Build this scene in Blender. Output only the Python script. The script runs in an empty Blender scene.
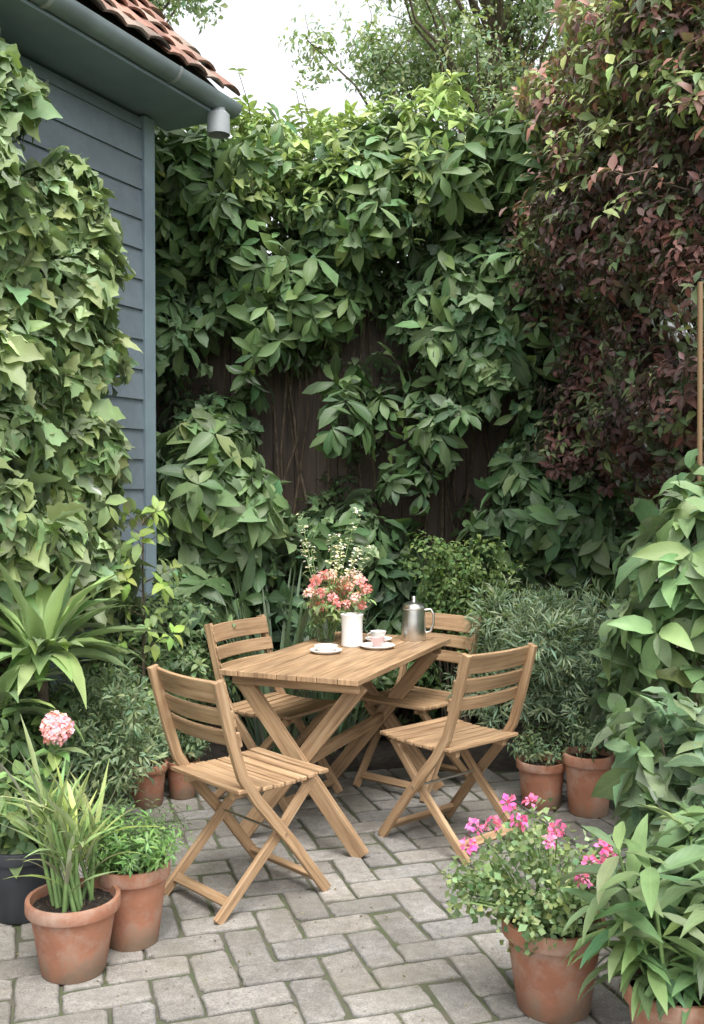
import bpy, math, numpy as np
from mathutils import Vector, Matrix
rng=np.random.default_rng(7)
R=math.radians
sc=bpy.context.scene
sc.view_settings.view_transform='Standard'; sc.view_settings.look='None'; sc.view_settings.exposure=0
def nrm(a): 
    a=np.asarray(a,float); return a/np.maximum(np.linalg.norm(a,axis=-1,keepdims=True),1e-9)
def U(a,b,n=None): return rng.uniform(a,b,n)
# ------------------------------------------------ materials
def newmat(name):
    m=bpy.data.materials.new(name); m.use_nodes=True
    nt=m.node_tree; b=nt.nodes['Principled BSDF']; return m,nt,b
def N_(nt,t,**k):
    n=nt.nodes.new(t)
    for a,v in k.items(): setattr(n,a,v)
    return n
def ramp(nt,fac,stops):
    r=N_(nt,'ShaderNodeValToRGB'); e=r.color_ramp.elements
    while len(e)<len(stops): e.new(.5)
    for i,(p,c) in enumerate(stops):
        e[i].position=p; e[i].color=(*c,1) if len(c)==3 else c
    nt.links.new(fac,r.inputs[0]); return r.outputs[0]
def mathn(nt,op,a,b=None,c=None):
    n=N_(nt,'ShaderNodeMath',operation=op)
    for i,v in enumerate((a,b,c)):
        if v is None: continue
        if isinstance(v,(int,float)): n.inputs[i].default_value=v
        else: nt.links.new(v,n.inputs[i])
    return n.outputs[0]
def mixc(nt,mode,fac,a,b):
    n=N_(nt,'ShaderNodeMix',data_type='RGBA',blend_type=mode)
    for i,v in ((0,fac),(6,a),(7,b)):
        if isinstance(v,(int,float)): n.inputs[i].default_value=v
        elif isinstance(v,tuple): n.inputs[i].default_value=(*v,1)
        else: nt.links.new(v,n.inputs[i])
    return n.outputs[2]
def noise(nt,vec,scale,detail=4,rough=.55):
    n=N_(nt,'ShaderNodeTexNoise'); n.inputs['Scale'].default_value=scale
    n.inputs['Detail'].default_value=detail; n.inputs['Roughness'].default_value=rough
    if vec is not None: nt.links.new(vec,n.inputs['Vector'])
    return n.outputs['Fac']
def bump(nt,b,h,st,dist=.01):
    n=N_(nt,'ShaderNodeBump'); n.inputs['Strength'].default_value=st; n.inputs['Distance'].default_value=dist
    nt.links.new(h,n.inputs['Height']); nt.links.new(n.outputs[0],b.inputs['Normal']); return n

def leafmat(name,rough=.42,trans=.3,vein=.35,gloss=.6,veins=True):
    m,nt,b=newmat(name); nt.nodes.remove(b)
    col=N_(nt,'ShaderNodeAttribute',attribute_name='Col').outputs['Color']
    if veins:
        uv=N_(nt,'ShaderNodeUVMap').outputs[0]
        sp=N_(nt,'ShaderNodeSeparateXYZ'); nt.links.new(uv,sp.inputs[0])
        au=mathn(nt,'ABSOLUTE',mathn(nt,'SUBTRACT',sp.outputs[0],.5))
        mid=mathn(nt,'MINIMUM',mathn(nt,'MULTIPLY',au,14.),1.)
        side=mathn(nt,'SINE',mathn(nt,'MULTIPLY_ADD',au,-26.,mathn(nt,'MULTIPLY',sp.outputs[1],52.)))
        side=mathn(nt,'POWER',mathn(nt,'MULTIPLY_ADD',side,.5,.5),5.)
        v=mathn(nt,'MAXIMUM',mathn(nt,'SUBTRACT',1.,mid),mathn(nt,'MULTIPLY',side,.45))
        light=mixc(nt,'MIX',.5,col,(.38,.46,.2))
        col=mixc(nt,'MIX',mathn(nt,'MULTIPLY',v,vein),col,light)
        geo=N_(nt,'ShaderNodeNewGeometry')
        col=mixc(nt,'MIX',mathn(nt,'MULTIPLY',geo.outputs['Backfacing'],.3),col,(.17,.23,.13))
    d=N_(nt,'ShaderNodeBsdfDiffuse'); nt.links.new(col,d.inputs[0])
    t=N_(nt,'ShaderNodeBsdfTranslucent')
    nt.links.new(mixc(nt,'MULTIPLY',1.,col,(1.7,1.9,.8)),t.inputs[0])
    mx=N_(nt,'ShaderNodeMixShader'); mx.inputs[0].default_value=trans
    nt.links.new(d.outputs[0],mx.inputs[1]); nt.links.new(t.outputs[0],mx.inputs[2]); out=mx.outputs[0]
    if gloss:
        gl=N_(nt,'ShaderNodeBsdfGlossy'); gl.inputs['Roughness'].default_value=rough
        fr=N_(nt,'ShaderNodeFresnel'); fr.inputs[0].default_value=1.42
        m2=N_(nt,'ShaderNodeMixShader'); nt.links.new(mathn(nt,'MULTIPLY',fr.outputs[0],gloss),m2.inputs[0])
        nt.links.new(out,m2.inputs[1]); nt.links.new(gl.outputs[0],m2.inputs[2]); out=m2.outputs[0]
    nt.links.new(out,nt.nodes['Material Output'].inputs[0]); return m
M_leaf=leafmat('leaf',.42,.28,.35,.7); M_soft=leafmat('leaf_soft',.6,.28,.2,0,False); M_petal=leafmat('petal',.7,.3,.0,0,False)

def simple(name,col,rough=.6,var=.25,scale=8,bs=.3,metal=0,dist=.004):
    m,nt,b=newmat(name); tc=N_(nt,'ShaderNodeTexCoord').outputs['Object']
    n=noise(nt,tc,scale,3)
    lo=tuple(c*(1-var) for c in col); hi=tuple(min(1,c*(1+var)) for c in col)
    nt.links.new(ramp(nt,n,[(.3,lo),(.7,hi)]),b.inputs['Base Color'])
    b.inputs['Roughness'].default_value=rough; b.inputs['Metallic'].default_value=metal
    if bs: bump(nt,b,noise(nt,tc,scale*6,2),bs,dist)
    return m
def woodmat(name,c1,c2,c3):
    m,nt,b=newmat(name); uv=N_(nt,'ShaderNodeUVMap').outputs[0]
    mp=N_(nt,'ShaderNodeMapping'); mp.inputs['Scale'].default_value=(2.2,38,1); nt.links.new(uv,mp.inputs[0])
    g=noise(nt,mp.outputs[0],1.6,5,.65)
    mp2=N_(nt,'ShaderNodeMapping'); mp2.inputs['Scale'].default_value=(1.3,5,1); nt.links.new(uv,mp2.inputs[0])
    g2=noise(nt,mp2.outputs[0],1.5,2)
    c=ramp(nt,g,[(.28,c1),(.5,c2),(.74,c3)])
    c=mixc(nt,'MULTIPLY',1.,c,ramp(nt,g2,[(.3,(.62,.60,.58)),(.65,(1.08,1.05,1.02))]))
    nt.links.new(c,b.inputs['Base Color']); b.inputs['Roughness'].default_value=.6
    bump(nt,b,g,.3,.002); return m
M_wood=woodmat('oiled_wood',(.20,.115,.06),(.40,.26,.145),(.54,.39,.245))
M_fence=woodmat('fence_wood',(.045,.03,.022),(.10,.07,.05),(.15,.105,.08))
M_pole=woodmat('pole_wood',(.12,.07,.035),(.22,.14,.07),(.3,.2,.11))
M_bark=simple('bark',(.10,.075,.05),.9,.5,20,0)
M_stem=simple('green_stem',(.15,.24,.08),.6,.3,20,0)
M_soil=simple('soil',(.04,.03,.022),.95,.5,30,1.,0,.02)
M_white=simple('white_ceramic',(.75,.74,.71),.25,.04,10,0)
M_pink=simple('pink_ceramic',(.6,.4,.38),.3,.15,30,0)
M_black=simple('black_plastic_pot',(.03,.034,.04),.5,.2,10,.1)
M_metal=simple('brushed_steel',(.62,.62,.6),.3,.1,20,.05,1)
M_gutter=simple('gutter_metal',(.17,.21,.22),.45,.2,5,.1)
M_trim=simple('painted_trim',(.19,.25,.285),.5,.12,5,.1)
M_grey=simple('outlet_grey',(.3,.32,.33),.5,.15,5,.1)
def terracotta():
    m,nt,b=newmat('terracotta'); tc=N_(nt,'ShaderNodeTexCoord').outputs['Object']
    oi=N_(nt,'ShaderNodeObjectInfo').outputs['Random']
    sp=N_(nt,'ShaderNodeSeparateXYZ'); nt.links.new(tc,sp.inputs[0])
    n=noise(nt,tc,6,5); n2=noise(nt,tc,9,5,.7)
    c=ramp(nt,n,[(.25,(.25,.10,.06)),(.55,(.38,.17,.10)),(.8,(.45,.25,.17))])
    c=mixc(nt,'MIX',ramp(nt,n2,[(.46,(0,0,0)),(.7,(.7,.7,.7))]),c,(.43,.33,.26))
    low=mathn(nt,'ADD',mathn(nt,'MULTIPLY',sp.outputs[2],-9.),mathn(nt,'MULTIPLY',n2,1.9))
    c=mixc(nt,'MIX',ramp(nt,low,[(.2,(0,0,0)),(.9,(.65,.65,.65))]),c,(.12,.095,.06))
    c=mixc(nt,'MULTIPLY',1.,c,ramp(nt,oi,[(0,(.85,.85,.85)),(1,(1.1,1.1,1.1))]))
    nt.links.new(c,b.inputs['Base Color']); b.inputs['Roughness'].default_value=.88
    bump(nt,b,noise(nt,tc,60,3),.3,.003); return m
M_terra=terracotta()
def attrmat(name,rough,nscale,lo,hi,bs,dist,moss=None,fine=True):
    m,nt,b=newmat(name); col=N_(nt,'ShaderNodeAttribute',attribute_name='Col').outputs['Color']
    g=N_(nt,'ShaderNodeNewGeometry').outputs['Position']
    n=noise(nt,g,nscale,5,.7)
    c=mixc(nt,'MULTIPLY',1.,col,ramp(nt,n,[(.25,(lo,)*3),(.75,(hi,)*3)]))
    if fine:
        n2=noise(nt,g,nscale*.06,4,.65); n3=noise(nt,g,nscale*6,2,.7)
        c=mixc(nt,'MULTIPLY',1.,c,ramp(nt,n3,[(.35,(.68,)*3),(.6,(1.1,)*3)]))
        c=mixc(nt,'MULTIPLY',1.,c,ramp(nt,n2,[(.35,(.64,.62,.58)),(.65,(1.12,1.11,1.09))]))
    if moss: c=mixc(nt,'MIX',ramp(nt,noise(nt,g,2.6,6,.75),[(.48,(0,0,0)),(.70,(.7,)*3)]),c,moss)
    nt.links.new(c,b.inputs['Base Color']); b.inputs['Roughness'].default_value=rough
    bump(nt,b,n,bs,dist); return m
M_paver=attrmat('concrete_paver',.85,28,.66,1.22,.7,.007,(.165,.15,.115))
M_tile=attrmat('clay_tile',.85,30,.6,1.3,.5,.004,(.22,.19,.15),False)
M_board=attrmat('painted_board',.55,9,.8,1.14,.15,.002,None,False)
def glassmat():
    m,nt,b=newmat('clear_glass'); b.inputs['Base Color'].default_value=(.9,.95,.93,1)
    b.inputs['Transmission Weight'].default_value=1; b.inputs['Roughness'].default_value=.03; b.inputs['IOR'].default_value=1.3; return m
M_glass=glassmat()

# ------------------------------------------------ object helpers
def link(o,parent=None):
    sc.collection.objects.link(o)
    if parent is not None: o.parent=parent
    return o
def empty(name,loc=(0,0,0),rz=0):
    e=bpy.data.objects.new(name,None); e.location=loc; e.rotation_euler=(0,0,rz); e.empty_display_size=.2
    return link(e)
def mesh_obj(name,V,F,mat,parent=None,uv=None,col=None,smooth=False,bevel=0,sharp=None):
    me=bpy.data.meshes.new(name); me.from_pydata([tuple(map(float,v)) for v in V],[],F); me.materials.append(mat)
    if uv is not None:
        l=me.uv_layers.new(name='UVMap'); l.data.foreach_set('uv',np.asarray(uv,np.float32).ravel())
    if col is not None:
        a=me.color_attributes.new('Col','FLOAT_COLOR','POINT'); c=np.ones((len(V),4),np.float32); c[:,:3]=col
        a.data.foreach_set('color',c.ravel())
    if smooth:
        me.polygons.foreach_set('use_smooth',[True]*len(me.polygons))
        if sharp: me.set_sharp_from_angle(angle=R(sharp))
    me.update(); o=bpy.data.objects.new(name,me); link(o,parent)
    if bevel:
        b=o.modifiers.new('bevel','BEVEL'); b.width=bevel; b.segments=2; b.limit_method='ANGLE'
    return o
def beam(name,pts,a,b,side,mat,parent,bevel=.003):
    pts=np.array(pts,float); side=nrm(np.array(side,float)); n=len(pts)
    T=np.zeros_like(pts); T[1:-1]=pts[2:]-pts[:-2]; T[0]=pts[1]-pts[0]; T[-1]=pts[-1]-pts[-2]; T=nrm(T)
    W=nrm(np.cross(T,side)); V=[]
    for i in range(n):
        for sa,sb in ((-1,-1),(1,-1),(1,1),(-1,1)): V.append(pts[i]+W[i]*a/2*sa+side*b/2*sb)
    L=np.r_[0,np.cumsum(np.linalg.norm(np.diff(pts,axis=0),axis=1))]; F=[];UV=[]
    ou,ov=rng.uniform(0,50,2); cv=[0,a,a+b,2*a+b,2*a+2*b]
    for i in range(n-1):
        for k in range(4):
            k2=(k+1)%4; F.append((i*4+k,i*4+k2,i*4+4+k2,i*4+4+k))
            UV+=[(ou+L[i],ov+cv[k]),(ou+L[i],ov+cv[k+1]),(ou+L[i+1],ov+cv[k+1]),(ou+L[i+1],ov+cv[k])]
    F.append((3,2,1,0)); F.append(tuple((n-1)*4+k for k in range(4)))
    UV+=[(ou,ov),(ou+.01,ov+a),(ou+.02,ov+a),(ou,ov)]*2
    return mesh_obj(name,V,F,mat,parent,uv=UV,bevel=bevel)
def lathe(name,prof,mat,parent,seg=40,loc=(0,0,0),sharp=35):
    V=[];F=[]
    for r,z in prof:
        for k in range(seg):
            t=2*math.pi*k/seg; V.append((loc[0]+r*math.cos(t),loc[1]+r*math.sin(t),loc[2]+z))
    for i in range(len(prof)-1):
        for k in range(seg):
            k2=(k+1)%seg; F.append((i*seg+k,i*seg+k2,(i+1)*seg+k2,(i+1)*seg+k))
    return mesh_obj(name,V,F,mat,parent,smooth=True,sharp=sharp)
def tubes(name,paths,mat,parent=None,seg=6):
    V=[];F=[]
    for pts,rad in paths:
        pts=np.array(pts,float); n=len(pts); rad=np.broadcast_to(rad,(n,)) if np.ndim(rad)<1 else rad
        T=np.zeros_like(pts); T[1:-1]=pts[2:]-pts[:-2]; T[0]=pts[1]-pts[0]; T[-1]=pts[-1]-pts[-2]; T=nrm(T)
        ref=np.array([.31,.9,.12]); A=nrm(np.cross(T,ref)); B=np.cross(T,A); base=len(V)
        for i in range(n):
            for k in range(seg):
                t=2*math.pi*k/seg; V.append(pts[i]+(A[i]*math.cos(t)+B[i]*math.sin(t))*rad[i])
        for i in range(n-1):
            for k in range(seg):
                k2=(k+1)%seg; F.append((base+i*seg+k,base+i*seg+k2,base+(i+1)*seg+k2,base+(i+1)*seg+k))
        F.append(tuple(base+(n-1)*seg+k for k in range(seg)))
    return mesh_obj(name,V,F,mat,parent,smooth=True,sharp=60)
def curve(p0,p1,n=6,sag=0,jit=0):
    t=np.linspace(0,1,n)[:,None]; p=np.array(p0)*(1-t)+np.array(p1)*t; p[:,2]+=(sag*4*t*(1-t))[:,0]
    j=rng.normal(0,1,(n,3))*jit; j[0]=0; return p+j
# ------------------------------------------------ leaves
PROF={'ovate':lambda v:np.sin(np.pi*v**.72)**.9,'lance':lambda v:np.sin(np.pi*v**.85),
 'strap':lambda v:np.minimum(1,v*5+.45)*(1-v**3),'round':lambda v:np.sqrt(np.abs(np.sin(np.pi*v))),
 'lobed':lambda v:np.interp(v,[0,.14,.28,.42,.56,.7,.86,1],[.25,1.0,.72,.92,.5,.55,.22,.0]),
 'obov':lambda v:np.sin(np.pi*v**1.25)**.95}
def leaves(P,D,N,L,W,K,C,rows=4,prof='ovate',fold=.3):
    P=np.asarray(P,float);n=len(P);D=nrm(D);N=np.asarray(N,float);N=nrm(N-(N*D).sum(1,keepdims=True)*D);S=np.cross(D,N)
    L=np.broadcast_to(L,(n,));W=np.broadcast_to(W,(n,));K=np.broadcast_to(K,(n,)); K=np.where(np.abs(K)<1e-3,1e-3,K)
    v=np.linspace(0,1,rows+1); w=np.maximum(PROF[prof](v),.03); kv=K[:,None]*v
    al=L[:,None]*np.sin(kv)/K[:,None]; of=-L[:,None]*(1-np.cos(kv))/K[:,None]
    c=P[:,None]+D[:,None]*al[...,None]+N[:,None]*of[...,None]
    Nv=N[:,None]*np.cos(kv)[...,None]+D[:,None]*np.sin(kv)[...,None]
    hw=(W[:,None]/2*w)[...,None]
    wob=rng.normal(0,.15,(n,rows+1,2))[...,None]
    f=fold*np.ones((n,1,1))+rng.normal(0,.15,(n,1,1))
    l=c-S[:,None]*hw+Nv*hw*(f+wob[:,:,0]); r=c+S[:,None]*hw+Nv*hw*(f+wob[:,:,1])
    V=np.stack([l,c,r],2).reshape(-1,3); per=(rows+1)*3
    q=[]
    for i in range(rows):
        for j in (0,1): q.append((i*3+j,i*3+j+1,i*3+3+j+1,i*3+3+j))
    q=np.array(q); F=(np.arange(n)[:,None,None]*per+q[None]).reshape(-1,4)
    uvt=np.array([[j/2,i/rows] for i in range(rows+1) for j in range(3)]); uv=np.tile(uvt[q].reshape(-1,2),(n,1))
    col=np.repeat(C,per,axis=0)*np.clip(1+rng.normal(0,.07,(n*per,1)),.7,1.3)
    return V,F,uv,col
TOT=0
def leaf_obj(name,batches,mat,parent=None):
    V=[];F=[];UV=[];C=[];o=0
    for v,f,u,c in batches: V.append(v);F.append(f+o);UV.append(u);C.append(c);o+=len(v)
    V=np.concatenate(V).astype(np.float32);F=np.concatenate(F).astype(np.int32);UV=np.concatenate(UV).astype(np.float32)
    C=np.concatenate(C); me=bpy.data.meshes.new(name)
    me.vertices.add(len(V));me.vertices.foreach_set('co',V.ravel())
    me.loops.add(F.size);me.loops.foreach_set('vertex_index',F.ravel())
    me.polygons.add(len(F));me.polygons.foreach_set('loop_start',np.arange(0,F.size,4,dtype=np.int32))
    me.update(calc_edges=True)
    l=me.uv_layers.new(name='UVMap'); l.data.foreach_set('uv',UV.ravel())
    a=me.color_attributes.new('Col','FLOAT_COLOR','POINT'); c4=np.ones((len(V),4),np.float32); c4[:,:3]=C; a.data.foreach_set('color',c4.ravel())
    me.polygons.foreach_set('use_smooth',np.ones(len(F),bool)); me.materials.append(mat); me.validate()
    global TOT; TOT+=len(F)
    return link(bpy.data.objects.new(name,me),parent)
def rdirs(n): return nrm(rng.normal(size=(n,3)))
def mixcol(a,b,t,jit=.18):
    t=np.clip(t,0,1)[:,None]; c=np.array(a)*(1-t)+np.array(b)*t
    c=c*np.clip(1+rng.normal(0,jit,(len(t),1)),.45,1.7)
    h=rng.normal(0,.10,(len(t),1)); c=c*(1+h*np.array([[1.,0,-.6]]))      # hue drift yellow-green / grey-green
    g=c.mean(1,keepdims=True); s=np.clip(rng.normal(.12,.12,(len(t),1)),0,.45); return np.maximum(c*(1-s)+g*s,.004)
def sprigs(A,O,m,L,W,ca,cb,t,spread=(.6,1.2),fwd=(.1,.7),g=.3,K=(.3,1.),rows=4,prof='ovate',fold=.3,up=.6,stem=.03,jit=.18,ljit=.25):
    n=len(A);O=nrm(O);i=np.repeat(np.arange(n),m);k=np.tile(np.arange(m),n);A=A[i];O=O[i]
    ref=np.where(np.abs(O[:,2:3])>.9,[[1.,0,0]],[[0,0,1.]]); e1=nrm(np.cross(O,ref)); e2=np.cross(O,e1)
    ph=(rng.uniform(0,6.28,n))[i]+2*np.pi*k/m+rng.normal(0,.3,n*m); rad=e1*np.cos(ph)[:,None]+e2*np.sin(ph)[:,None]
    D=O*U(*fwd,n*m)[:,None]+rad*U(*spread,n*m)[:,None]+np.array([0,0,-1.])*g*U(.5,1.5,n*m)[:,None]
    Nn=O*.8+np.array([0,0,1.])*up+rdirs(n*m)*.25
    sz=rng.uniform(.65,1.3,n)[i]
    Ls=L*sz*(1+rng.uniform(-ljit,ljit,n*m)); Ws=W*Ls/L*U(.85,1.15,n*m)
    P=A+O*(rng.uniform(-1,1,n*m)*stem)[:,None]+rad*.006
    return leaves(P,D,Nn,Ls,Ws,U(*K,n*m),mixcol(ca,cb,np.asarray(t)[i]+rng.normal(0,.12,n*m),jit),rows,prof,fold)
def lump_pts(lumps,dens,face=(0,-1,.4),lim=-.25,inner=.35,upb=.25):
    PA=[];OA=[];I=[]
    for i,(x,y,z,r) in enumerate(lumps):
        n=max(3,int(dens*r*r*12.6)); d=rdirs(n*2); 
        if face is not None: d=d[(d@nrm(face))>lim]
        d=d[:n]; rr=r*(1-inner*rng.random(len(d))**2)*(1+.12*rng.normal(size=len(d)))
        PA.append(np.array([x,y,z])+d*rr[:,None]); OA.append(d+np.array([0,0,upb])+.25*rng.normal(size=d.shape)); I+= [i]*len(d)
    return np.concatenate(PA),np.concatenate(OA),np.array(I)
def lumps_in(n,box,r,keep=None):
    out=[]
    while len(out)<n:
        p=[U(*box[0]),U(*box[1]),U(*box[2])]
        if keep is None or keep(*p): out.append((*p,U(*r)))
    return out
def ell_lumps(n,c,rad,r,shell=.5):
    out=[]
    for d in rdirs(n):
        q=shell+(1-shell)*rng.random(); out.append((c[0]+d[0]*rad[0]*q,c[1]+d[1]*rad[1]*q,c[2]+d[2]*rad[2]*q,U(*r)))
    return out
def shrub(name,lumps,base,mat,dens,m,L,W,ca,cb,face=(0,-1,.4),stemr=.008,tz=None,stems=True,lim=-.25,inner=.35,keep=None,**k):
    e=empty(name,(base[0],base[1],0)); inv=Matrix.Translation((-base[0],-base[1],0))
    P,O,I=lump_pts(lumps,dens,face,lim,inner); t0=rng.random(len(lumps))
    if keep is not None:
        kk=np.array([keep(*p) for p in P]); P,O,I=P[kk],O[kk],I[kk]
    t=t0[I]*.6+.4*rng.random(len(P))
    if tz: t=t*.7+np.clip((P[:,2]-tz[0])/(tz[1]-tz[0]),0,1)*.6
    o=leaf_obj('foliage',[sprigs(P,O,m,L,W,ca,cb,t,**k)],mat,e); o.matrix_parent_inverse=inv
    if stems:
        pth=[]
        for (x,y,z,r) in lumps[:60]:
            b=(base[0]+U(-.06,.06),base[1]+U(-.04,.04),base[2]); c=curve(b,(x,y,z),6,0,.02); pth.append((c,np.linspace(stemr,stemr*.4,6)))
        o=tubes('stems',pth,M_bark,e,5); o.matrix_parent_inverse=inv
    return e
# ================================================ SETTING
V=[(-150,-150,-.03),(150,-150,-.03),(150,150,-.03),(-150,150,-.03)]
m,nt,b=newmat('lawn'); g=N_(nt,'ShaderNodeNewGeometry').outputs['Position']
nt.links.new(ramp(nt,noise(nt,g,3,4,.7),[(.3,(.03,.045,.015)),(.7,(.07,.1,.03))]),b.inputs['Base Color']); b.inputs['Roughness'].default_value=.95
mesh_obj('ground',V,[(0,1,2,3)],m)
nx,ny=80,60; xs=np.linspace(-3.4,3.4,nx); ys=np.linspace(3.4,7.6,ny); V=[];F=[]
for j in range(ny):
    for i in range(nx):
        x,y=xs[i],ys[j]; h=.012*math.sin(x*7+y*3)+.012*math.sin(y*11-x*4)+rng.normal(0,.006)
        inside=np.clip(max((y-5.35)*6,(abs(x-.05)-1.25)*5),0,1)
        V.append((x,y,-.022+inside*(.05+h)))
for j in range(ny-1):
    for i in range(nx-1): F.append((j*nx+i,j*nx+i+1,(j+1)*nx+i+1,(j+1)*nx+i))
mesh_obj('soil_bed',V,F,M_soil,smooth=True)
# paving
w=.132; ang=R(17); ca,sa=math.cos(ang),math.sin(ang); V=[];F=[];C=[]
for i in range(-60,61):
    for j in range(-60,61):
        k=(i-j)%4
        if k not in (0,3): continue
        sx,sy=(2,1) if k==0 else (1,2)
        cx,cy=(i+sx/2)*w,(j+sy/2)*w; X=cx*ca-cy*sa; Y=cx*sa+cy*ca+2.8
        if not(-2.3<X<2.3 and -.8<Y<5.3) : continue
        if Y>4.2 and abs(X-.05)>1.2: continue
        gx,gy=sx*w/2-.003-abs(rng.normal(0,.002)),sy*w/2-.003-abs(rng.normal(0,.002)); h=rng.normal(0,.0022); tx,ty=rng.normal(0,.012,2); rot=rng.normal(0,.017); b0=len(V)
        cx+=rng.normal(0,.0012); cy+=rng.normal(0,.0012)
        pts0=[]
        for (ax,ay),(bx,by) in (((-1,-1),(1,-1)),((1,-1),(1,1)),((1,1),(-1,1)),((-1,1),(-1,-1))):
            for f in (0,.1,.35,.65,.9): pts0.append((ax+(bx-ax)*f,ay+(by-ay)*f))
        cham=rng.normal(0,.0018,(20,2))
        for q in (0,5,10,15):
            sg=np.array([-pts0[q][0],-pts0[q][1]]); cham[q]+=sg*abs(rng.normal(.004,.004))
        for lev,(ins,z) in enumerate(((0,-.03),(0,-.007),(.003,-.0025),(.009,0))):
            for q,(qx,qy) in enumerate(pts0):
                jx,jy=cham[q]*(1 if lev else 0)
                lx=qx*(gx-ins)+jx; ly=qy*(gy-ins)+jy; lx,ly=lx-rot*ly,ly+rot*lx
                px=cx+lx; py=cy+ly; V.append((px*ca-py*sa,px*sa+py*ca+2.8,z+h+tx*lx+ty*ly))
        for l in range(3):
            for q in range(20): q2=(q+1)%20; F.append((b0+l*20+q,b0+l*20+q2,b0+l*20+20+q2,b0+l*20+20+q))
        F.append(tuple(b0+60+q for q in range(20)))
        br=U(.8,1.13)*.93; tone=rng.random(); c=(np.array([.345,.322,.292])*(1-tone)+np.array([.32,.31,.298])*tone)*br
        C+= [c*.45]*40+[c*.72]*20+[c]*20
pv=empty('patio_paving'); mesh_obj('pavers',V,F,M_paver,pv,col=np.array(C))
jm,nt,b=newmat('joint_sand'); g=N_(nt,'ShaderNodeNewGeometry').outputs['Position']
nt.links.new(ramp(nt,noise(nt,g,5,4,.7),[(.35,(.095,.085,.065)),(.55,(.065,.08,.035)),(.75,(.15,.135,.105))]),b.inputs['Base Color']); b.inputs['Roughness'].default_value=1
mesh_obj('joint_sand',[(-2.35,-.85,-.0075),(2.35,-.85,-.0075),(2.35,4.25,-.0075),(1.3,4.25,-.0075),(1.3,5.3,-.0075),(-1.2,5.3,-.0075),(-1.2,4.25,-.0075),(-2.35,4.25,-.0075)],[tuple(range(8))],jm,pv)
n=1100; P=np.c_[U(-1.4,1.5,n),U(2.0,5.2,n),np.full(n,.004)]; D=rdirs(n);D[:,2]*=.1
leaf_obj('fallen_leaves',[leaves(P,D,np.tile([0,0,1.],(n,1))+.2*rdirs(n),U(.003,.018,n),U(.002,.009,n),.4,mixcol((.10,.07,.035),(.22,.2,.1),rng.random(n)),2)],M_soft)
n=2600; ci=rng.integers(-30,30,n); P=[]
for q in range(n):
    if q%2: lx,ly=ci[q]*w,U(-3,3)
    else: lx,ly=U(-3,3),ci[q]*w
    P.append((lx*ca-ly*sa,lx*sa+ly*ca+2.8,-.006))
P=np.array(P); kk=(np.abs(P[:,0])<1.7)&(P[:,1]>1.9)&(P[:,1]<5.2)&((np.sin(P[:,0]*3+1)+np.sin(P[:,1]*4.3+P[:,0]))>-.2); P=P[kk]
leaf_obj('joint_moss',[sprigs(P,np.tile([0,0,1.],(len(P),1)),6,.010,.005,(.07,.10,.03),(.15,.2,.06),rng.random(len(P)),g=0,rows=1,stem=.002,fwd=(.1,.6))],M_soft)
# fence
fe=empty('timber_fence',(0,6.75,0))
for i in range(39):
    x=-2.2+i*.145; beam('board_%d'%(i+1),[(x,U(-.003,.003),.02),(x+U(-.001,.001),U(-.003,.003),1.5),(x,U(-.003,.003),2.85+U(-.02,.02))],.143,.02,(0,1,0),M_fence,fe,.002)
for i in range(20):  # added layer behind the fence, blocks light coming through the board gaps
    beam('light_block_board_%d'%(i+1),[(-2.25,.028,.08+i*.145),(3.45,.028,.08+i*.145)],.15,.014,(0,1,0),M_fence,fe,.001)
for i,z in enumerate((.5,1.55,2.5)): beam('rail_%d'%(i+1),[(-2.25,.062,z),(3.4,.062,z)],.09,.045,(0,1,0),M_fence,fe,.004)
for i in range(4): beam('post_%d'%(i+1),[(-2.1+i*1.8,.135,0),(-2.1+i*1.8,.135,2.98)],.09,.09,(0,1,0),M_fence,fe,.004)
# shed ------------------------------------------------
tv=np.array([.451,.8925,0]); ov=np.array([.8925,-.451,0]); C0=np.array([-1.135,5.6,0]); zv=np.array([0,0,1.])
sh=empty('garden_shed',tuple(C0)); shi=Matrix.Translation(tuple(-C0))
def shp(o): o.matrix_parent_inverse=shi; return o
def slab(name,a,b_,nrmv,mat,z0,z1,colr,pitch=.165,lap=.018):
    V=[];F=[];C=[];z=z0
    while z<z1-.01:
        zt=min(z+pitch+.01,z1); c=np.array(colr)*U(.9,1.1); b0=len(V)
        for p in (a,b_):
            V+= [p+nrmv*lap+zv*z, p+nrmv*.004+zv*zt, p-nrmv*.02+zv*zt, p-nrmv*.02+zv*z]
        F+= [(b0,b0+4,b0+5,b0+1),(b0+1,b0+5,b0+6,b0+2),(b0+3,b0+7,b0+4,b0),(b0,b0+1,b0+2,b0+3),(b0+7,b0+6,b0+5,b0+4)]
        C+=[c]*8; z+=pitch
    return shp(mesh_obj(name,V,F,mat,sh,col=np.array(C)))
bc=(.165,.205,.235); A=C0-tv*5.2; B=C0-ov*3.4
slab('wall_boards',A,C0-tv*.05,ov,M_board,0.02,3.55,bc)
slab('gable_wall',C0-ov*.05,B,tv,M_board,0.02,3.55,bc)
slab('rear_wall',A-ov*3.4,B,-ov,M_board,0.02,3.55,bc)
slab('front_wall',A,A-ov*3.4,-tv,M_board,0.02,3.55,bc)
o=beam('corner_post',[C0-tv*.03-ov*.005,C0-tv*.03-ov*.005+zv*3.56],.09,.075,ov,M_trim,sh,.004); shp(o)
GO=.38; ZG=3.62
e0=C0-tv*5.6; e1=C0+tv*.22
o=beam('soffit',[e0+ov*.16+zv*3.585,e1+ov*.16+zv*3.585],.40,.02,zv,M_trim,sh); shp(o)
o=beam('fascia',[e0+ov*(GO-.075)+zv*3.66,e1+ov*(GO-.075)+zv*3.66],.15,.022,ov,M_gutter,sh); shp(o)
V=[];F=[];seg=12;L=[e0,e1+tv*.05]
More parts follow.
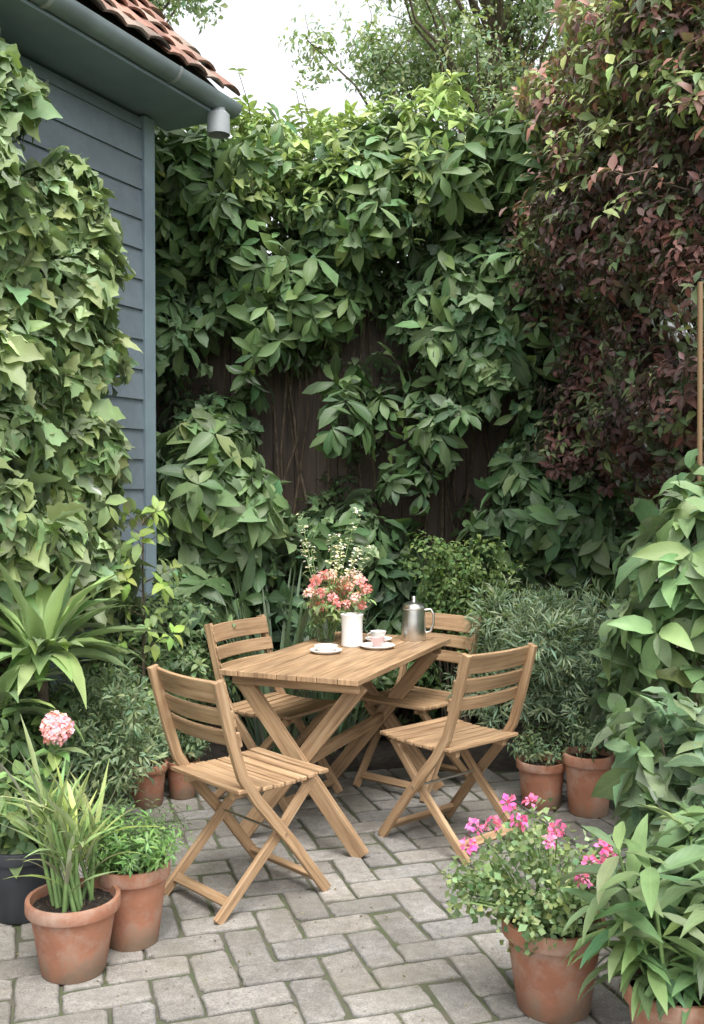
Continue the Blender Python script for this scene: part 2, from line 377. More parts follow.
for p in L:
    for rr in (.066,.060):
        for k in range(seg+1):
            t=math.pi+math.pi*k/seg; V.append(p+ov*(GO+rr*math.cos(t))+zv*(ZG+.04+rr*math.sin(t)))
n1=seg+1
for k in range(seg):
    F.append((k,k+1,2*n1+k+1,2*n1+k)); F.append((n1+k+1,n1+k,3*n1+k,3*n1+k+1))
F+=[(0,2*n1,3*n1,n1),(n1-1,2*n1-1,4*n1-1,3*n1-1), tuple(2*n1+k for k in range(n1))]
shp(mesh_obj('gutter',V,F,M_gutter,sh,smooth=True,sharp=40))
q=C0+tv*.13+ov*GO
shp(lathe('rain_outlet',[(.0,.01),(.03,.01),(.035,0),(.04,-.03),(.062,-.05),(.064,-.16),(.058,-.16),(.056,-.06),(0,-.05)],M_grey,sh,28,tuple(q+zv*ZG),35))
for i in range(5):
    p=C0-tv*(.3+i*.9)+ov*(GO); V=[];F=[]
    for s in (-.012,.012):
        for k in range(9):
            t=math.pi+math.pi*k/8; V.append(p+tv*s+ov*.071*math.cos(t)+zv*(ZG+.04+.071*math.sin(t)))
    for k in range(8): F.append((k,k+1,9+k+1,9+k))
    shp(mesh_obj('gutter_bracket_%d'%(i+1),V,F,M_grey,sh,smooth=True))
pitch=R(46); 
def roof(name,side):
    V=[];F=[];C=[]; run=(3.4+2*GO)/2+.02; sl=run/math.cos(pitch); nc=int(sl/.19)+1
    if side>0: o0=C0+ov*(GO-.02); up=(-ov)*math.cos(pitch)+zv*math.sin(pitch); nn=ov*math.sin(pitch)+zv*math.cos(pitch)
    else: o0=C0-ov*(3.4+GO-.02); up=ov*math.cos(pitch)+zv*math.sin(pitch); nn=-ov*math.sin(pitch)+zv*math.cos(pitch)
    for c in range(nc):
        for k in range(36):
            s=.27-k*.165-(c%2)*.08; base=o0+tv*s+up*(c*.19+rng.normal(0,.006))+zv*(3.73); lift=.03+rng.normal(0,.006); b0=len(V)
            colr=np.array([.44,.22,.16])*U(.6,1.15) if rng.random()>.35 else np.array([.38,.28,.22])*U(.6,1.1)
            for v_,h in ((0,lift),(.24,.004)):
                for u in range(5):
                    uu=u/4-.5; hz=.022*math.cos(uu*math.pi)+h
                    V.append(base+tv*uu*.166+up*v_+nn*hz); 
                for u in range(5):
                    uu=u/4-.5; hz=.022*math.cos(uu*math.pi)+h-.014
                    V.append(base+tv*uu*.166+up*v_+nn*hz)
            for u in range(4):
                F+=[(b0+u,b0+u+1,b0+10+u+1,b0+10+u),(b0+5+u+1,b0+5+u,b0+15+u,b0+15+u+1),(b0+5+u,b0+5+u+1,b0+u+1,b0+u)]
            F+=[(b0,b0+10,b0+15,b0+5),(b0+4,b0+9,b0+19,b0+14)]
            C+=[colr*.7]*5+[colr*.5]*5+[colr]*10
    shp(mesh_obj(name,V,F,M_tile,sh,col=np.array(C),smooth=True,sharp=30))
    a=o0+tv*.24+zv*3.70; d=o0-tv*5.6+zv*3.70; u2=up*sl
    shp(mesh_obj(name+'_deck',[a,d,d+u2,a+u2,a-nn*.05,d-nn*.05,d+u2-nn*.05,a+u2-nn*.05],[(0,1,2,3),(4,7,6,5),(0,3,7,4),(0,4,5,1)],M_bark,sh))
roof('roof_tiles',1); roof('roof_tiles_rear',-1)
ap=C0-ov*1.7+zv*(3.55+2.05*math.tan(pitch)-.25)
shp(mesh_obj('gable',[C0+zv*3.55,C0-ov*3.4+zv*3.55,ap,C0-tv*5.1+zv*3.55,C0-ov*3.4-tv*5.1+zv*3.55,ap-tv*5.1],[(0,2,1),(3,4,5)],M_trim,sh))

# ================================================ VEGETATION
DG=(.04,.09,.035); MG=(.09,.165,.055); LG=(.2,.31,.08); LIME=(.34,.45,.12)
GAPS=((226,362,18,42),(292,438,38,78),(478,450,22,50),(395,505,14,18))
def gap(x,y,z):
    s=995/y; px=352+x*s; py=490-(z-1.5)*s
    for cx,cy,rx,ry in GAPS:
        if ((px-cx)/rx)**2+((py-cy)/ry)**2<1: return False
    return True
L1=lumps_in(120,((-1.5,2.2),(6.1,6.5),(.3,3.6)),(.15,.33),gap)
L1+=lumps_in(50,((-1.5,2.3),(6.3,6.9),(2.6,3.6)),(.2,.36))
star=dict(spread=(.9,1.2),fwd=(-.05,.35),K=(.3,.9),up=.35)
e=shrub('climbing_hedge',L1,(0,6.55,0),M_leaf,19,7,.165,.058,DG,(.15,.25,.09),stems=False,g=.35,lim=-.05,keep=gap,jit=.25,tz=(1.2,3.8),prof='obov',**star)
hinv=Matrix.Translation((0,-6.55,0))
# second leaf kind: three-lobed ivy-like leaves in patches
Lv=[l for l in L1 if math.sin(l[0]*3.1+l[2]*2.3)+.5*math.sin(l[2]*5-l[0]*2)>.1]
P,O,I=lump_pts(Lv,20,(0,-1,.4),-.05); kk=np.array([gap(*p) for p in P]); P,O=P[kk],O[kk]
o=leaf_obj('ivy_leaves',[sprigs(P,O,5,.10,.085,(.05,.11,.05),(.2,.3,.14),rng.random(len(P)),g=.7,rows=7,prof='lobed',spread=(.5,1.))],M_leaf,e); o.matrix_parent_inverse=hinv
L1b=lumps_in(80,((-1.5,2.3),(6.1,7.2),(3.25,3.78)),(.14,.32))
P,O,I=lump_pts(L1b,34,(0,-1,.6)); t=np.clip((P[:,2]-2.9)/.8,0,1)
o=leaf_obj('new_growth',[sprigs(P,O,7,.10,.04,MG,LIME,t,g=.1,up=.8)],M_leaf,e); o.matrix_parent_inverse=hinv
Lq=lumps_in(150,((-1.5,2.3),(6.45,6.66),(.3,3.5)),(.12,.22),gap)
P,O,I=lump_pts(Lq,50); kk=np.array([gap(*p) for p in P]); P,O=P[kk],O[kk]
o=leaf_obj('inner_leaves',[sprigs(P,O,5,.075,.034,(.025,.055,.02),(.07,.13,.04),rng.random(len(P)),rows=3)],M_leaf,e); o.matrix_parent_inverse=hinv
pth=[]
for i in range(40):
    x=U(-1.4,2.4); c=curve((x,6.62,0),(x+U(-.4,.4),6.6,U(2.4,3.5)),9,0,.035); pth.append((c,np.linspace(.014,.005,9)))
bs=[]
for i in range(34):
    x=U(-1.2,2.0); z=U(3.5,3.75); c=curve((x,6.5,z-.3),(x+U(-.15,.15),6.5+U(-.2,.2),z+U(.15,.42)),5,0,.015); pth.append((c,np.linspace(.006,.002,5)))
    bs.append(sprigs(c[1:],np.tile([0,0,1.],(4,1)),4,.085,.032,LG,LIME,rng.random(4),g=0,stem=.03))
o=leaf_obj('shoot_leaves',bs,M_leaf,e); o.matrix_parent_inverse=hinv
o=tubes('vine_stems',pth,M_bark,e,6); o.matrix_parent_inverse=hinv
shrub('broadleaf_shrub',ell_lumps(26,(-.82,5.9,1.4),(.42,.26,.62),(.13,.24),.2),(-.8,6.0,0),M_leaf,25,7,.19,.08,(.07,.14,.05),(.2,.3,.12),g=.3,keep=gap,**star)
shrub('broadleaf_shrub',ell_lumps(22,(1.35,5.95,1.3),(.6,.28,.6),(.14,.26),.2),(1.3,6.0,0),M_leaf,25,7,.165,.06,DG,(.13,.22,.09),g=.4,keep=gap,prof='obov',**star)
shrub('evergreen_shrub',ell_lumps(24,(.0,6.15,.7),(1.3,.2,.45),(.16,.26),.1),(0,6.2,0),M_leaf,28,6,.13,.055,(.03,.07,.03),(.10,.18,.07),g=.3,keep=gap)
def clim(n,t0,t1,z0,z1,off,r):
    out=[]
    for _ in range(n):
        z=U(z0,z1); a=U(t0,t1); b_=off[1]*(1-.6*np.clip((z-2.5)/.8,0,1)); p=C0-tv*a+ov*U(off[0],b_); out.append((p[0],p[1],z,U(*r)))
    return out
L2=clim(62,.74,1.3,1.1,3.0,(.0,.36),(.10,.19))+clim(62,1.2,2.3,1.0,3.3,(.08,.44),(.12,.2))
e=shrub('wall_climber',L2,tuple(C0-tv*1.4+ov*.05),M_leaf,40,6,.14,.10,(.15,.24,.09),(.33,.42,.19),face=(.8,-.6,.3),g=.6,spread=(.5,1.),K=(.2,.9),up=.5,lim=-.1,rows=7,prof='lobed',jit=.24)
P,O,I=lump_pts(L2,32,(.8,-.6,.3),-.1); o=leaf_obj('small_leaves',[sprigs(P,O,5,.085,.045,(.10,.18,.06),(.34,.44,.17),rng.random(len(P)),g=.5,rows=3)],M_leaf,e); o.matrix_parent_inverse=Matrix.Translation(tuple(-(C0-tv*1.4+ov*.05)))
def rl(n,z0,z1,r,xo):
    out=[]
    for _ in range(n):
        q=rng.random(); z=U(z0,z1); y=3.9+q*2.3; x=1.70-.12*(y-3.3)+U(*xo)-.2*np.clip((z-1.6)/2,0,1); out.append((x,y,z,U(*r)))
    return out
MA=(.06,.026,.034); MB=(.19,.075,.07)
L3=rl(105,1.4,3.6,(.12,.28),(-.12,.45))
e=shrub('copper_leaf_climber',L3,(1.9,4.2,0),M_leaf,96,6,.056,.027,MA,MB,face=(-.75,-.6,.2),g=.3,lim=-.15,stems=False,rows=3)
inv=Matrix.Translation((-1.9,-4.2,0))
P,O,I=lump_pts(L3,40,(-.75,-.6,.2),-.15); o=leaf_obj('green_leaves',[sprigs(P,O,6,.062,.028,(.06,.09,.04),(.17,.22,.09),rng.random(len(P)),g=.3,rows=3)],M_leaf,e); o.matrix_parent_inverse=inv
L3b=rl(60,3.0,3.95,(.12,.26),(-.1,.5))
P,O,I=lump_pts(L3b,44,(-.6,-.6,.4)); t=rng.random(len(L3b))[I]
b1=sprigs(P,O,6,.07,.032,(.16,.24,.07),(.38,.45,.15),t,g=.2,rows=3); P2,O2,_=lump_pts(L3b,46,(-.6,-.6,.4)); b2=sprigs(P2,O2,6,.062,.03,(.17,.06,.065),(.44,.2,.16),rng.random(len(P2)),g=.25,rows=3)
bs=[];pth=[]
for i in range(46):
    y=U(4.1,5.8); x=1.5-.12*(y-3.3)+U(-.1,.2); z=U(2.7,3.8); tip=(x-U(.15,.42),y-U(0,.3),z+U(-.25,.2)); c=curve((x+.2,y,z-.1),tip,7,.06,.012); pth.append((c,np.linspace(.005,.0015,7)))
    red=i%3==0
    bs.append(sprigs(c[2:],np.tile([-.6,-.3,.5],(5,1)),4,.07,.03,(.22,.09,.08) if red else (.2,.29,.08),(.42,.2,.15) if red else (.42,.5,.15),rng.random(5),g=.25,stem=.02,rows=3))
o=leaf_obj('young_leaves',[b1,b2]+bs,M_leaf,e); o.matrix_parent_inverse=inv
for i in range(40):
    y=U(3.9,6); x=2.05-.12*(y-3.3)+U(-.1,.3); pth.append((curve((x,y,0),(x+U(-.3,.2),y+U(-.3,.3),U(2,3.6)),9,0,.03),np.linspace(.014,.004,9)))
o=tubes('stems',pth,M_bark,e,6); o.matrix_parent_inverse=inv
pe=empty('garden_stake',(1.34,3.85,0)); tubes('pole',[([(0,0,0),(0.005,0,1.3),(0,.0,2.3)],.010)],M_pole,pe,10)
shrub('hydrangea_shrub',ell_lumps(18,(1.36,3.75,1.14),(.36,.3,.46),(.08,.16),.2),(1.45,3.8,0),M_leaf,44,6,.14,.06,(.08,.15,.06),(.21,.32,.13),face=(-.6,-.7,.4),g=.35,rows=6,stem=.06)
shrub('hydrangea_shrub',ell_lumps(20,(1.14,3.2,.62),(.28,.25,.2),(.06,.12),.2),(1.2,3.25,0),M_leaf,52,6,.13,.066,(.10,.18,.09),(.24,.35,.18),face=(-.5,-.7,.5),g=.2,rows=6,stem=.05)
shrub('laurel_shrub',ell_lumps(20,(1.5,4.5,.75),(.3,.5,.6),(.13,.2),.2),(1.6,4.5,0),M_leaf,45,6,.13,.06,DG,MG,face=(-.7,-.6,.3))
shrub('rosemary_bush',ell_lumps(56,(1.05,4.98,.66),(.46,.36,.42),(.08,.17),.2),(1.1,5.1,.1),M_soft,165,11,.056,.008,(.11,.17,.10),(.29,.37,.24),prof='lance',rows=2,g=-.1,spread=(.3,1.),fwd=(.3,1.2),stem=.05,stemr=.005)
shrub('rosemary_bush',ell_lumps(34,(-1.1,4.25,.46),(.28,.25,.24),(.08,.14),.2),(-1.12,4.25,.05),M_soft,190,10,.042,.011,(.13,.20,.10),(.30,.38,.22),prof='lance',rows=2,g=-.1,spread=(.3,1.),fwd=(.3,1.2),stem=.05,stemr=.005)
shrub('box_shrub',ell_lumps(30,(.60,5.68,.9),(.32,.2,.32),(.06,.14),.2),(.60,5.8,0),M_soft,190,6,.034,.02,(.09,.16,.05),(.24,.34,.12),prof='round',rows=2,inner=.5)
shrub('low_shrub',ell_lumps(44,(-1.02,5.1,.6),(.42,.3,.45),(.1,.17),.2),(-1.0,5.2,0),M_leaf,120,6,.052,.024,(.07,.13,.05),(.21,.31,.12),rows=3)
shrub('low_shrub',ell_lumps(26,(.25,5.85,.45),(.6,.15,.35),(.1,.17),.2),(.2,5.9,0),M_leaf,90,6,.06,.025,(.05,.1,.03),(.13,.22,.07),rows=3)
shrub('low_shrub',ell_lumps(26,(-1.45,4.0,.4),(.3,.5,.3),(.1,.17),.2),(-1.45,4.0,0),M_leaf,100,6,.06,.028,(.05,.1,.03),(.13,.22,.07),rows=3)
e=empty('sapling',(-1.0,4.75,0)); c=[(0,0.0,i*.22) for i in range(7)]; pth=[(np.array(c)+rng.normal(0,.008,(7,3)),np.linspace(.012,.004,7))]
P=[];O=[]
for i in range(24):
    z=U(.6,1.36); a=U(0,6.28); d=np.array([math.cos(a),math.sin(a),.5]); l=U(.05,.17); p=np.array([0,0,z]); q=p+d*l; pth.append((np.array([p,q]),np.array([.003,.0015]))); P.append(q);O.append(d)
tubes('stem',pth,M_bark,e,5); leaf_obj('foliage',[sprigs(np.array(P),np.array(O),5,.08,.038,(.18,.29,.06),(.34,.46,.1),rng.random(len(P)),g=.2)],M_leaf,e)
def strap(name,loc,n,L,W,ca,cb,tilt=(.1,.9),K=(.6,1.6),rb=.05,prof='strap',rows=8,trunk=None,mat=M_leaf,zb=0):
    e=empty(name,loc); a=U(0,6.28,n); t=U(*tilt,n); r=rb*np.sqrt(rng.random(n))
    P=np.c_[r*np.cos(a),r*np.sin(a),np.full(n,zb)+U(0,.04,n)]
    D=np.c_[np.sin(t)*np.cos(a),np.sin(t)*np.sin(a),np.cos(t)]; Nn=np.c_[-np.cos(t)*np.cos(a),-np.cos(t)*np.sin(a),np.sin(t)]+.2*rdirs(n)
    o=leaf_obj('blades',[leaves(P,D,Nn,U(.6,1.1,n)*L,U(.8,1.15,n)*W,U(*K,n),mixcol(ca,cb,rng.random(n)),rows,prof,.35)],mat,e)
    if trunk: tubes('stem',[([(0,0,0),(.01,.01,zb*.5),(0,0,zb+.02)],np.array([trunk,trunk*.9,trunk*.8]))],M_bark,e,8)
    return e
strap('iris_clump',(-.42,5.55,.02),90,1.05,.03,(.08,.14,.08),(.19,.28,.15),(.0,.4),(.1,.7),.16)
strap('iris_clump',(-.1,5.6,.02),50,.88,.026,(.08,.14,.08),(.19,.28,.15),(.0,.45),(.1,.7),.14)
strap('dracaena_plant',(-1.24,3.95,.02),70,.48,.07,(.14,.25,.07),(.30,.43,.15),(.1,1.5),(.5,1.5),.05,'lance',8,.03,M_leaf,.80)
strap('dracaena_plant',(-1.36,3.75,.02),46,.42,.062,(.14,.25,.07),(.30,.43,.15),(.1,1.5),(.5,1.5),.05,'lance',8,.03,M_leaf,.62)
# pots ------------------------------------------------
def pot(name,loc,rt,h,mat,parent,taper=.68):
    rb=rt*taper; rim=h*.17
    lathe('pot',[(0.,0),(rb*.96,0),(rb,.006),(rt*.9,h-rim),(rt*.985,h-rim),(rt,h-rim+.004),(rt,h-.006),(rt*.985,h),(rt*.9,h),(rt*.885,h-.01),(rt*.86,h-.06)],mat,parent)
    V=[(0,0,h-.028)];F=[];s=32;rings=6
    for i in range(1,rings+1):
        for k in range(s):
            a=2*math.pi*k/s; r=rt*.885*i/rings; V.append((r*math.cos(a),r*math.sin(a),h-.03+rng.normal(0,.004)))
    for k in range(s): F.append((0,1+k,1+(k+1)%s))
    for i in range(rings-1):
        for k in range(s): k2=(k+1)%s; F.append((1+i*s+k,1+(i+1)*s+k,1+(i+1)*s+k2,1+i*s+k2))
    mesh_obj('soil',V,F,M_soil,parent)
    n=130;a=U(0,6.28,n);r=rt*.83*np.sqrt(rng.random(n)); P=np.c_[r*np.cos(a),r*np.sin(a),np.full(n,h-.024)]
    leaf_obj('bark_chips',[leaves(P,rdirs(n),rdirs(n),U(.008,.02,n),U(.006,.012,n),.2,mixcol((.06,.04,.03),(.2,.14,.1),rng.random(n)),1,'strap')],M_soft,parent)
def plant_l(e,name,lumps,mat,dens,m,L,W,ca,cb,**k):
    P,O,I=lump_pts(lumps,dens,None); t=rng.random(len(P)); return leaf_obj(name,[sprigs(P,O,m,L,W,ca,cb,t,**k)],mat,e),P,O
e=empty('potted_grass',(-.87,3.08,0)); pot('pot',None,.145,.235,M_terra,e)
n=17; pth=[];P=[];D=[]
for i in range(n):
    a=U(0,6.28); r=.07*math.sqrt(rng.random()); b=np.array([r*math.cos(a),r*math.sin(a),.2]); tp=b+np.array([U(-.07,.07),U(-.07,.07),U(.14,.3)])
    pth.append((curve(b,tp,4),np.linspace(.008,.005,4)))
    for j in range(6):
        q=b+(tp-b)*U(.35,1.); a2=U(0,6.28); tt=U(.1,.85) ; P.append(q); D.append((math.sin(tt)*math.cos(a2),math.sin(tt)*math.sin(a2),math.cos(tt)))
P=np.array(P);D=np.array(D);n=len(P); Nn=-D*1.; Nn[:,2]=0; Nn=Nn+np.array([0,0,.3])+.1*rdirs(n)
tubes('canes',pth,M_stem,e,6)
leaf_obj('blades',[leaves(P,D,Nn,U(.14,.35,n),U(.014,.022,n),U(.1,1.,n),mixcol((.22,.32,.09),(.46,.54,.2),rng.random(n)),7,'lance',.3)],M_leaf,e)
def flowerhead(P,r,n,ps,ca,cb,O=None):
    out=[]
    for p in P:
        d=rdirs(n); d=d[d[:,2]>-.4] if O is None else d[(d@nrm(O))>-.1]
        out.append(sprigs(np.array(p)+d*r*U(.7,1,(len(d),1)),d,5,ps,ps*.8,ca,cb,rng.random(len(d)),spread=(.8,1.1),fwd=(.2,.5),g=0,K=(.2,.8),rows=2,prof='round',stem=0,jit=.12))
    return out
e=empty('potted_pink_hydrangea',(-1.17,3.5,0)); pot('pot',None,.125,.25,M_black,e,.8)
plant_l(e,'foliage',ell_lumps(12,(-.0,0,.36),(.12,.12,.1),(.05,.08)),M_leaf,170,6,.07,.04,(.11,.2,.07),(.24,.34,.12))
hd=np.array([(.2,-.25,.72)]); tubes('flower_stem',[(curve((.02,-.02,.25),hd[0],7,.02),np.linspace(.005,.004,7))],M_stem,e)
P=np.array([[.17,-.19,.6],[.15,-.17,.53],[.12,-.14,.45],[.19,-.23,.65]]); leaf_obj('stem_leaves',[sprigs(P,np.array([[.2,-.2,1]]*4),5,.08,.045,(.13,.24,.07),(.24,.36,.12),rng.random(4))],M_leaf,e)
leaf_obj('flower_head',flowerhead(hd,.046,120,.018,(.84,.34,.48),(.92,.6,.66))+flowerhead(hd+[[.0,-.01,-.03]],.03,40,.015,(.8,.35,.48),(.9,.6,.66)),M_petal,e)
e=empty('potted_fern',(-.73,3.28,0)); pot('pot',None,.125,.265,M_terra,e)
n=80;a=U(0,6.28,n);t=U(.05,1.,n); P=np.c_[.05*np.cos(a),.05*np.sin(a),np.full(n,.24)];D=np.c_[np.sin(t)*np.cos(a),np.sin(t)*np.sin(a),np.cos(t)]
bs=[]
Ls=U(.12,.24,n)
for f in np.linspace(.2,1,9):
    q=P+D*(Ls*f)[:,None]; q[:,2]-=.25*(Ls*f)**1.5*0.8
    bs.append(sprigs(q,D,4,.032,.009,(.09,.2,.05),(.19,.35,.09),rng.random(n),spread=(.6,1.),g=.05,rows=2,prof='lance',stem=.004))
leaf_obj('fronds',bs,M_leaf,e)
e=empty('potted_geranium',(.585,2.86,0)); pot('pot',None,.15,.26,M_terra,e,.7)
o,P,O=plant_l(e,'foliage',ell_lumps(46,(-.05,0,.39),(.24,.18,.17),(.03,.07)),M_soft,330,5,.022,.019,(.14,.22,.09),(.33,.42,.2),prof='round',rows=2,fold=.15,g=.05)
tubes('stems',[(curve((U(-.06,.06),U(-.06,.06),.22),P[k],5,.02),.0025) for k in rng.integers(0,len(P),90)],M_stem,e,4)
fh=[(.05,-.22,.50),(.09,-.2,.485),(-.02,-.14,.565),(-.12,-.1,.575),(-.14,-.05,.61),(-.24,-.08,.55),(-.26,-.1,.51),(.09,-.2,.54),(-.07,-.02,.60),(.11,-.19,.51),(.03,-.23,.46),(-.2,-.14,.58),(-.05,-.16,.54)]
leaf_obj('blooms',flowerhead(np.array(fh),.014,9,.016,(.78,.08,.38),(.9,.3,.58)),M_petal,e)
tubes('flower_stalks',[(curve((f[0]*.5,f[1]*.4,.38),f,5,.01),.002) for f in fh],M_stem,e,4)
e=empty('potted_lily_plant',(.82,2.5,0)); pot('pot',None,.13,.25,M_terra,e)
bs=[];pth=[]
for i in range(17):
    a=U(0,6.28); q_=U(.1,.2); tip=np.array([q_*math.cos(a),q_*math.sin(a),U(.32,.62)]); b=np.array([tip[0]*.3,tip[1]*.3,.22]); c=curve(b,tip,5); pth.append((c,np.linspace(.006,.003,5)))
    q=c[1:]; bs.append(sprigs(q,np.tile([tip[0],tip[1],.5],(4,1)),4,.17,.034,(.10,.18,.07),(.22,.33,.13),rng.random(4),spread=(.7,1.1),fwd=(.2,.7),g=.1,K=(.4,1.5),prof='lance',rows=8,stem=.03))
leaf_obj('foliage',bs,M_leaf,e); tubes('stems',pth,M_stem,e)
shrub('hosta_plant',ell_lumps(14,(1.02,2.72,.36),(.2,.2,.22),(.06,.12),.2),(1.05,2.72,0),M_leaf,90,6,.13,.075,(.09,.17,.07),(.2,.31,.12),face=None,g=.3,lim=-1,rows=6)
for (x,y,r,h,fo) in ((-.98,4.72,.1,.2,1),(-.83,4.85,.085,.18,1),(.90,4.70,.12,.22,0),(1.10,4.6,.12,.28,0)):
    e=empty('potted_herb',(x,y,0)); pot('pot',None,r,h,M_terra,e,.75)
    plant_l(e,'foliage',ell_lumps(10,(0,0,h+.06),(r,r,.07),(.04,.06)),M_soft,240,6,.035,.012,(.10,.16,.08),(.23,.31,.17),rows=2)
# trees -----------------------------------------------
def tree(name,loc,H,cr,cz,nl,lr,dens,L,ca,cb,tr=.2):
    e=empty(name,loc); lum=ell_lumps(nl,(0,0,cz),cr,lr,.25); pth=[]
    tp=curve((0,0,-.05),(.2,0,H*.9),10,0,.08); pth.append((tp,np.linspace(tr,.03,10)))
    for (x,y,z,r) in lum:
        k=int(np.clip((z-1.2)/(H*.9)*10-1,2,8)); s=tp[k]; c=curve(s,(x,y,z),6,-.15,.07); pth.append((c,np.linspace(tr*.2,.01,6)))
        for _ in range(3):
            d=rdirs(1)[0]; pth.append((curve((x,y,z),np.array([x,y,z])+d*r,4,0,.04),np.linspace(.010,.003,4)))
    tubes('trunk_and_limbs',pth,M_bark,e,6)
    P,O,I=lump_pts(lum,dens,None,inner=.8); t=rng.random(len(lum))[I]
    leaf_obj('crown',[sprigs(P,O,5,L,L*.45,ca,cb,t*.7+.3*rng.random(len(P)),rows=2,stem=.1)],M_soft,e)
tree('deciduous_tree',(1.9,15,0),11.5,(2.9,2.,2.8),8.2,105,(.25,.6),20,.11,(.19,.26,.15),(.36,.43,.25))
tree('deciduous_tree',(-3.7,14,0),10,(1.9,1.6,2.8),7.8,65,(.25,.6),20,.11,(.18,.25,.15),(.33,.4,.25))
tree('deciduous_tree',(6.0,14,0),11,(2.3,2.,2.8),7.8,50,(.3,.65),15,.12,(.14,.21,.1),(.28,.36,.18))

# ================================================ FURNITURE
def chair(loc,rz):
    e=empty('folding_chair',(loc[0],loc[1],0),rz); Y=(0,1,0)
    for s,n in ((-1,'left'),(1,'right')):
        beam('back_post_leg_'+n,[(.225,.205*s,.003),(.05,.205*s,.23),(-.1,.205*s,.405),(-.165,.205*s,.5),(-.205,.205*s,.62),(-.24,.205*s,.74),(-.27,.205*s,.85)],.04,.022,Y,M_wood,e)
        beam('cross_leg_'+n,[(-.25,.172*s,.003),(.0,.172*s,.235),(.185,.172*s,.43)],.036,.022,Y,M_wood,e)
        beam('seat_rail_'+n,[(-.17,.145*s,.425),(.2,.145*s,.43)],.03,.022,Y,M_wood,e)
    beam('front_foot_rail',[(.185,-.193,.055),(.185,.193,.055)],.022,.035,(-.65,0,.75),M_wood,e)
    beam('rear_foot_rail',[(-.195,-.16,.055),(-.195,.16,.055)],.022,.035,(.68,0,.73),M_wood,e)
    tubes('hinge_pin',[([(0.02,-.22,.262),(.02,.22,.262)],.005)],M_metal,e,8)
    for i in range(8):
        x=-.165+i*.053; z=.452-.010*math.sin(i/7*math.pi); beam('seat_slat_%d'%(i+1),[(x,-.215,z),(x,0,z-.002),(x,.215,z)],.045,.016,(0.0,0,1),M_wood,e,.004)
    for i,(x,z,wd) in enumerate(((-.182,.635,.058),(-.208,.712,.064),(-.238,.803,.086))):
        pts=[(x+.0-.028*(1-(v/.2)**2),v,z) for v in np.linspace(-.212,.212,9)]
        beam('back_slat_%d'%(i+1),pts,wd,.014,(.95,0,.3),M_wood,e,.004)
chair((-.40,3.70),R(43)); chair((.43,4.25),R(131)); chair((-.36,4.84),R(-33)); chair((.32,5.04),R(-129))
te=empty('wooden_table',(-.03,4.60,0),R(67)); X=(1,0,0)
for i in range(7):
    y=-.273+i*.091; beam('top_plank_%d'%(i+1),[(-.61,y,.735),(0,y,.7355),(.61,y,.735)],.088,.024,(0,0,1),M_wood,te,.003)
for k,x in enumerate((-.5,.5)):
    s=-1 if x<0 else 1
    beam('leg_%d'%(2*k+1),[(x,-.29,.003),(x,.27,.70)],.07,.028,X,M_wood,te,.003)
    beam('leg_%d'%(2*k+2),[(x-.031*s,.29,.003),(x-.031*s,-.27,.70)],.07,.028,X,M_wood,te,.003)
    beam('top_batten_%d'%(k+1),[(x+.032*s,-.29,.7),(x+.032*s,.29,.7)],.045,.025,X,M_wood,te)
beam('stretcher',[(-.45,0,.35),(.45,0,.35)],.05,.03,(0,1,0),M_wood,te)
for s in (-1,1): beam('side_rail_%d'%(s+2),[(-.44,.22*s,.7),(.44,.22*s,.7)],.04,.022,(0,1,0),M_wood,te)
ZT=.7475
e=empty('white_jug',(.0,4.78,ZT)); lathe('body',[(0,0),(.048,0),(.052,.006),(.05,.08),(.052,.14),(.056,.155),(.052,.157),(.046,.14),(.045,.02),(0,.012)],M_white,e)
e=empty('flower_vase',(-.13,4.93,ZT)); lathe('glass_jar',[(0,0),(.042,0),(.046,.006),(.046,.09),(.036,.11),(.038,.125),(.034,.125),(.032,.11),(.042,.088),(.042,.01),(0,.008)],M_glass,e)
pth=[];heads=[];lf=[]
for i in range(58):
    a=U(0,6.28); r=.17*math.sqrt(rng.random()); h=(.07+r*math.cos(a),r*math.sin(a),U(.19,.38)-r*.4); heads.append(h); pth.append((curve((U(-.02,.02),U(-.02,.02),.02),h,5),.002))
wf=[]
for i in range(12):
    h=(U(-.14,.22),U(-.08,.08),U(.40,.64)); cc=curve((0,0,.03),h,9,.01); pth.append((cc,.0022)); c=cc[6:]; wf.append(sprigs(c,np.tile([h[0],h[1],.5],(3,1)),8,.02,.014,(.85,.78,.75),(.93,.88,.86),rng.random(3),rows=2,fwd=(.3,1),stem=.02)); lf.append(sprigs(cc[3:5],np.tile([h[0],h[1],.5],(2,1)),3,.09,.009,(.12,.2,.07),(.25,.33,.14),rng.random(2),rows=2,fwd=(.5,1)))
tubes('stems',pth,M_stem,e,4)
hp=np.array(heads)
leaf_obj('blooms',flowerhead(hp[:22],.022,18,.015,(.85,.27,.33),(.92,.48,.5))+flowerhead(hp[22:44],.02,16,.014,(.88,.5,.54),(.92,.7,.7))+wf,M_petal,e)
leaf_obj('leaves',lf+[sprigs(hp-np.array([0,0,.05]),hp-np.array([.0,0,.1]),5,.05,.018,(.12,.2,.07),(.24,.34,.13),rng.random(len(hp)),rows=3)],M_leaf,e)
e=empty('coffee_pot',(.31,4.98,ZT)); lathe('body',[(0,0),(.06,0),(.063,.008),(.06,.09),(.055,.155),(.058,.16),(.057,.168),(.05,.182),(.03,.192),(.012,.196),(.01,.205),(.014,.212),(.01,.22),(0,.222)],M_metal,e)
tubes('handle',[(np.array([(.055,0,.15),(.085,0,.155),(.1,0,.13),(.098,0,.08),(.085,0,.045),(.058,0,.035)]),.006)],M_metal,e,8)
def plate(e,r): lathe('plate',[(0,.004),(r*.55,.003),(r*.6,0),(r*.68,.0),(r*.97,.013),(r,.016),(r*.97,.018),(r*.66,.006),(0,.007)],M_white,e)
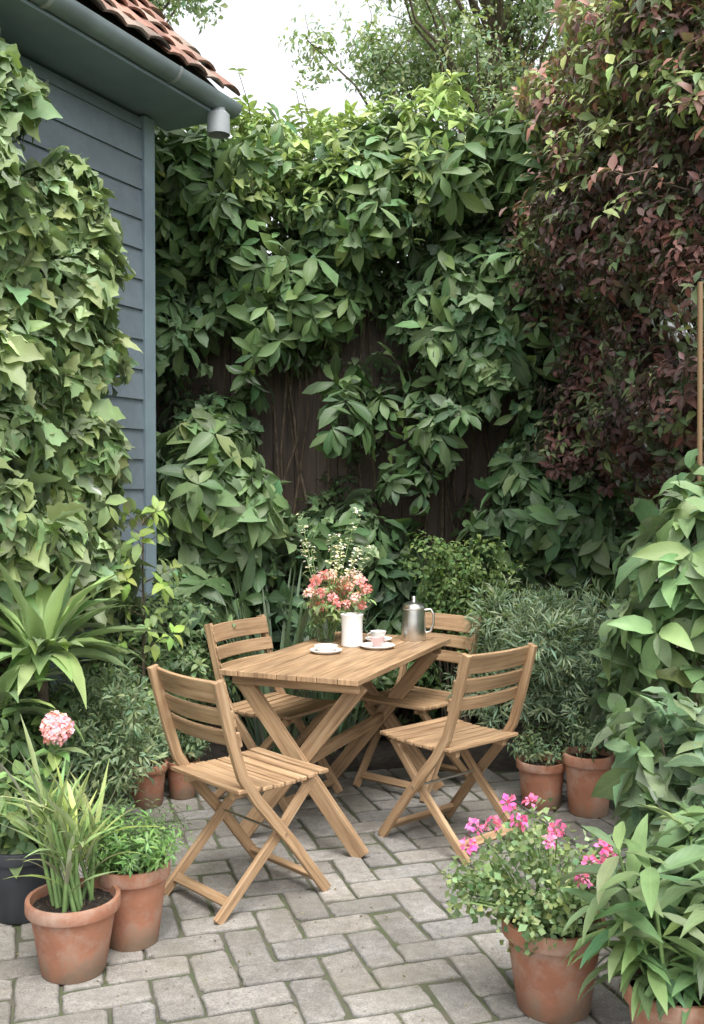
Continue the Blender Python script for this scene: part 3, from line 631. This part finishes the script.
def cup(e,mat,z=.007,s=1): 
    lathe('cup',[(0,z),(.02*s,z),(.022*s,z+.004),(.036*s,z+.03),(.041*s,z+.045),(.039*s,z+.045),(.033*s,z+.03),(.015*s,z+.01),(0,z+.009)],mat,e)
    tubes('cup_handle',[(np.array([(.036*s,0,z+.038),(.055*s,0,z+.036),(.055*s,0,z+.018),(.031*s,0,z+.014)]),.003)],mat,e,6)
e=empty('saucer_with_bowl',(-.12,4.58,ZT)); plate(e,.075); lathe('bowl',[(0,.008),(.035,.008),(.052,.028),(.055,.036),(.05,.036),(.03,.014),(0,.013)],M_white,e)
e=empty('cup_and_saucer',(.12,4.72,ZT),R(30)); plate(e,.085); cup(e,M_pink,.007,.85)
e=empty('cup_and_saucer',(.13,4.93,ZT),R(200)); plate(e,.07); cup(e,M_white)

# ================================================ LIGHT / CAMERA
S=Vector((.10,-.42,.90)).normalized()
w=bpy.data.worlds.new('World'); sc.world=w; w.use_nodes=True; nt=w.node_tree; bg=nt.nodes['Background']
sky=N_(nt,'ShaderNodeTexSky',sky_type='NISHITA'); sky.sun_disc=False; sky.sun_elevation=math.asin(S.z); sky.sun_rotation=math.atan2(S.x,S.y)
sky.dust_density=4; sky.air_density=1.
hs=N_(nt,'ShaderNodeHueSaturation'); hs.inputs['Saturation'].default_value=.15; hs.inputs['Value'].default_value=2.9; nt.links.new(sky.outputs[0],hs.inputs['Color'])
nt.links.new(hs.outputs[0],bg.inputs[0]); bg.inputs[1].default_value=.15
l=bpy.data.lights.new('sun','SUN'); l.energy=1.9; l.angle=R(30); l.color=(1,.975,.93); lo=bpy.data.objects.new('sun',l); link(lo); lo.rotation_euler=S.to_track_quat('Z','Y').to_euler()
cam=bpy.data.cameras.new('camera'); co=bpy.data.objects.new('camera',cam); link(co); co.location=(0,0,1.5); co.rotation_euler=(R(90-1.27),0,0)
cam.sensor_fit='VERTICAL'; cam.sensor_height=36; cam.lens=35; cam.clip_end=500; sc.camera=co
print('TOTAL leaf faces',TOT)
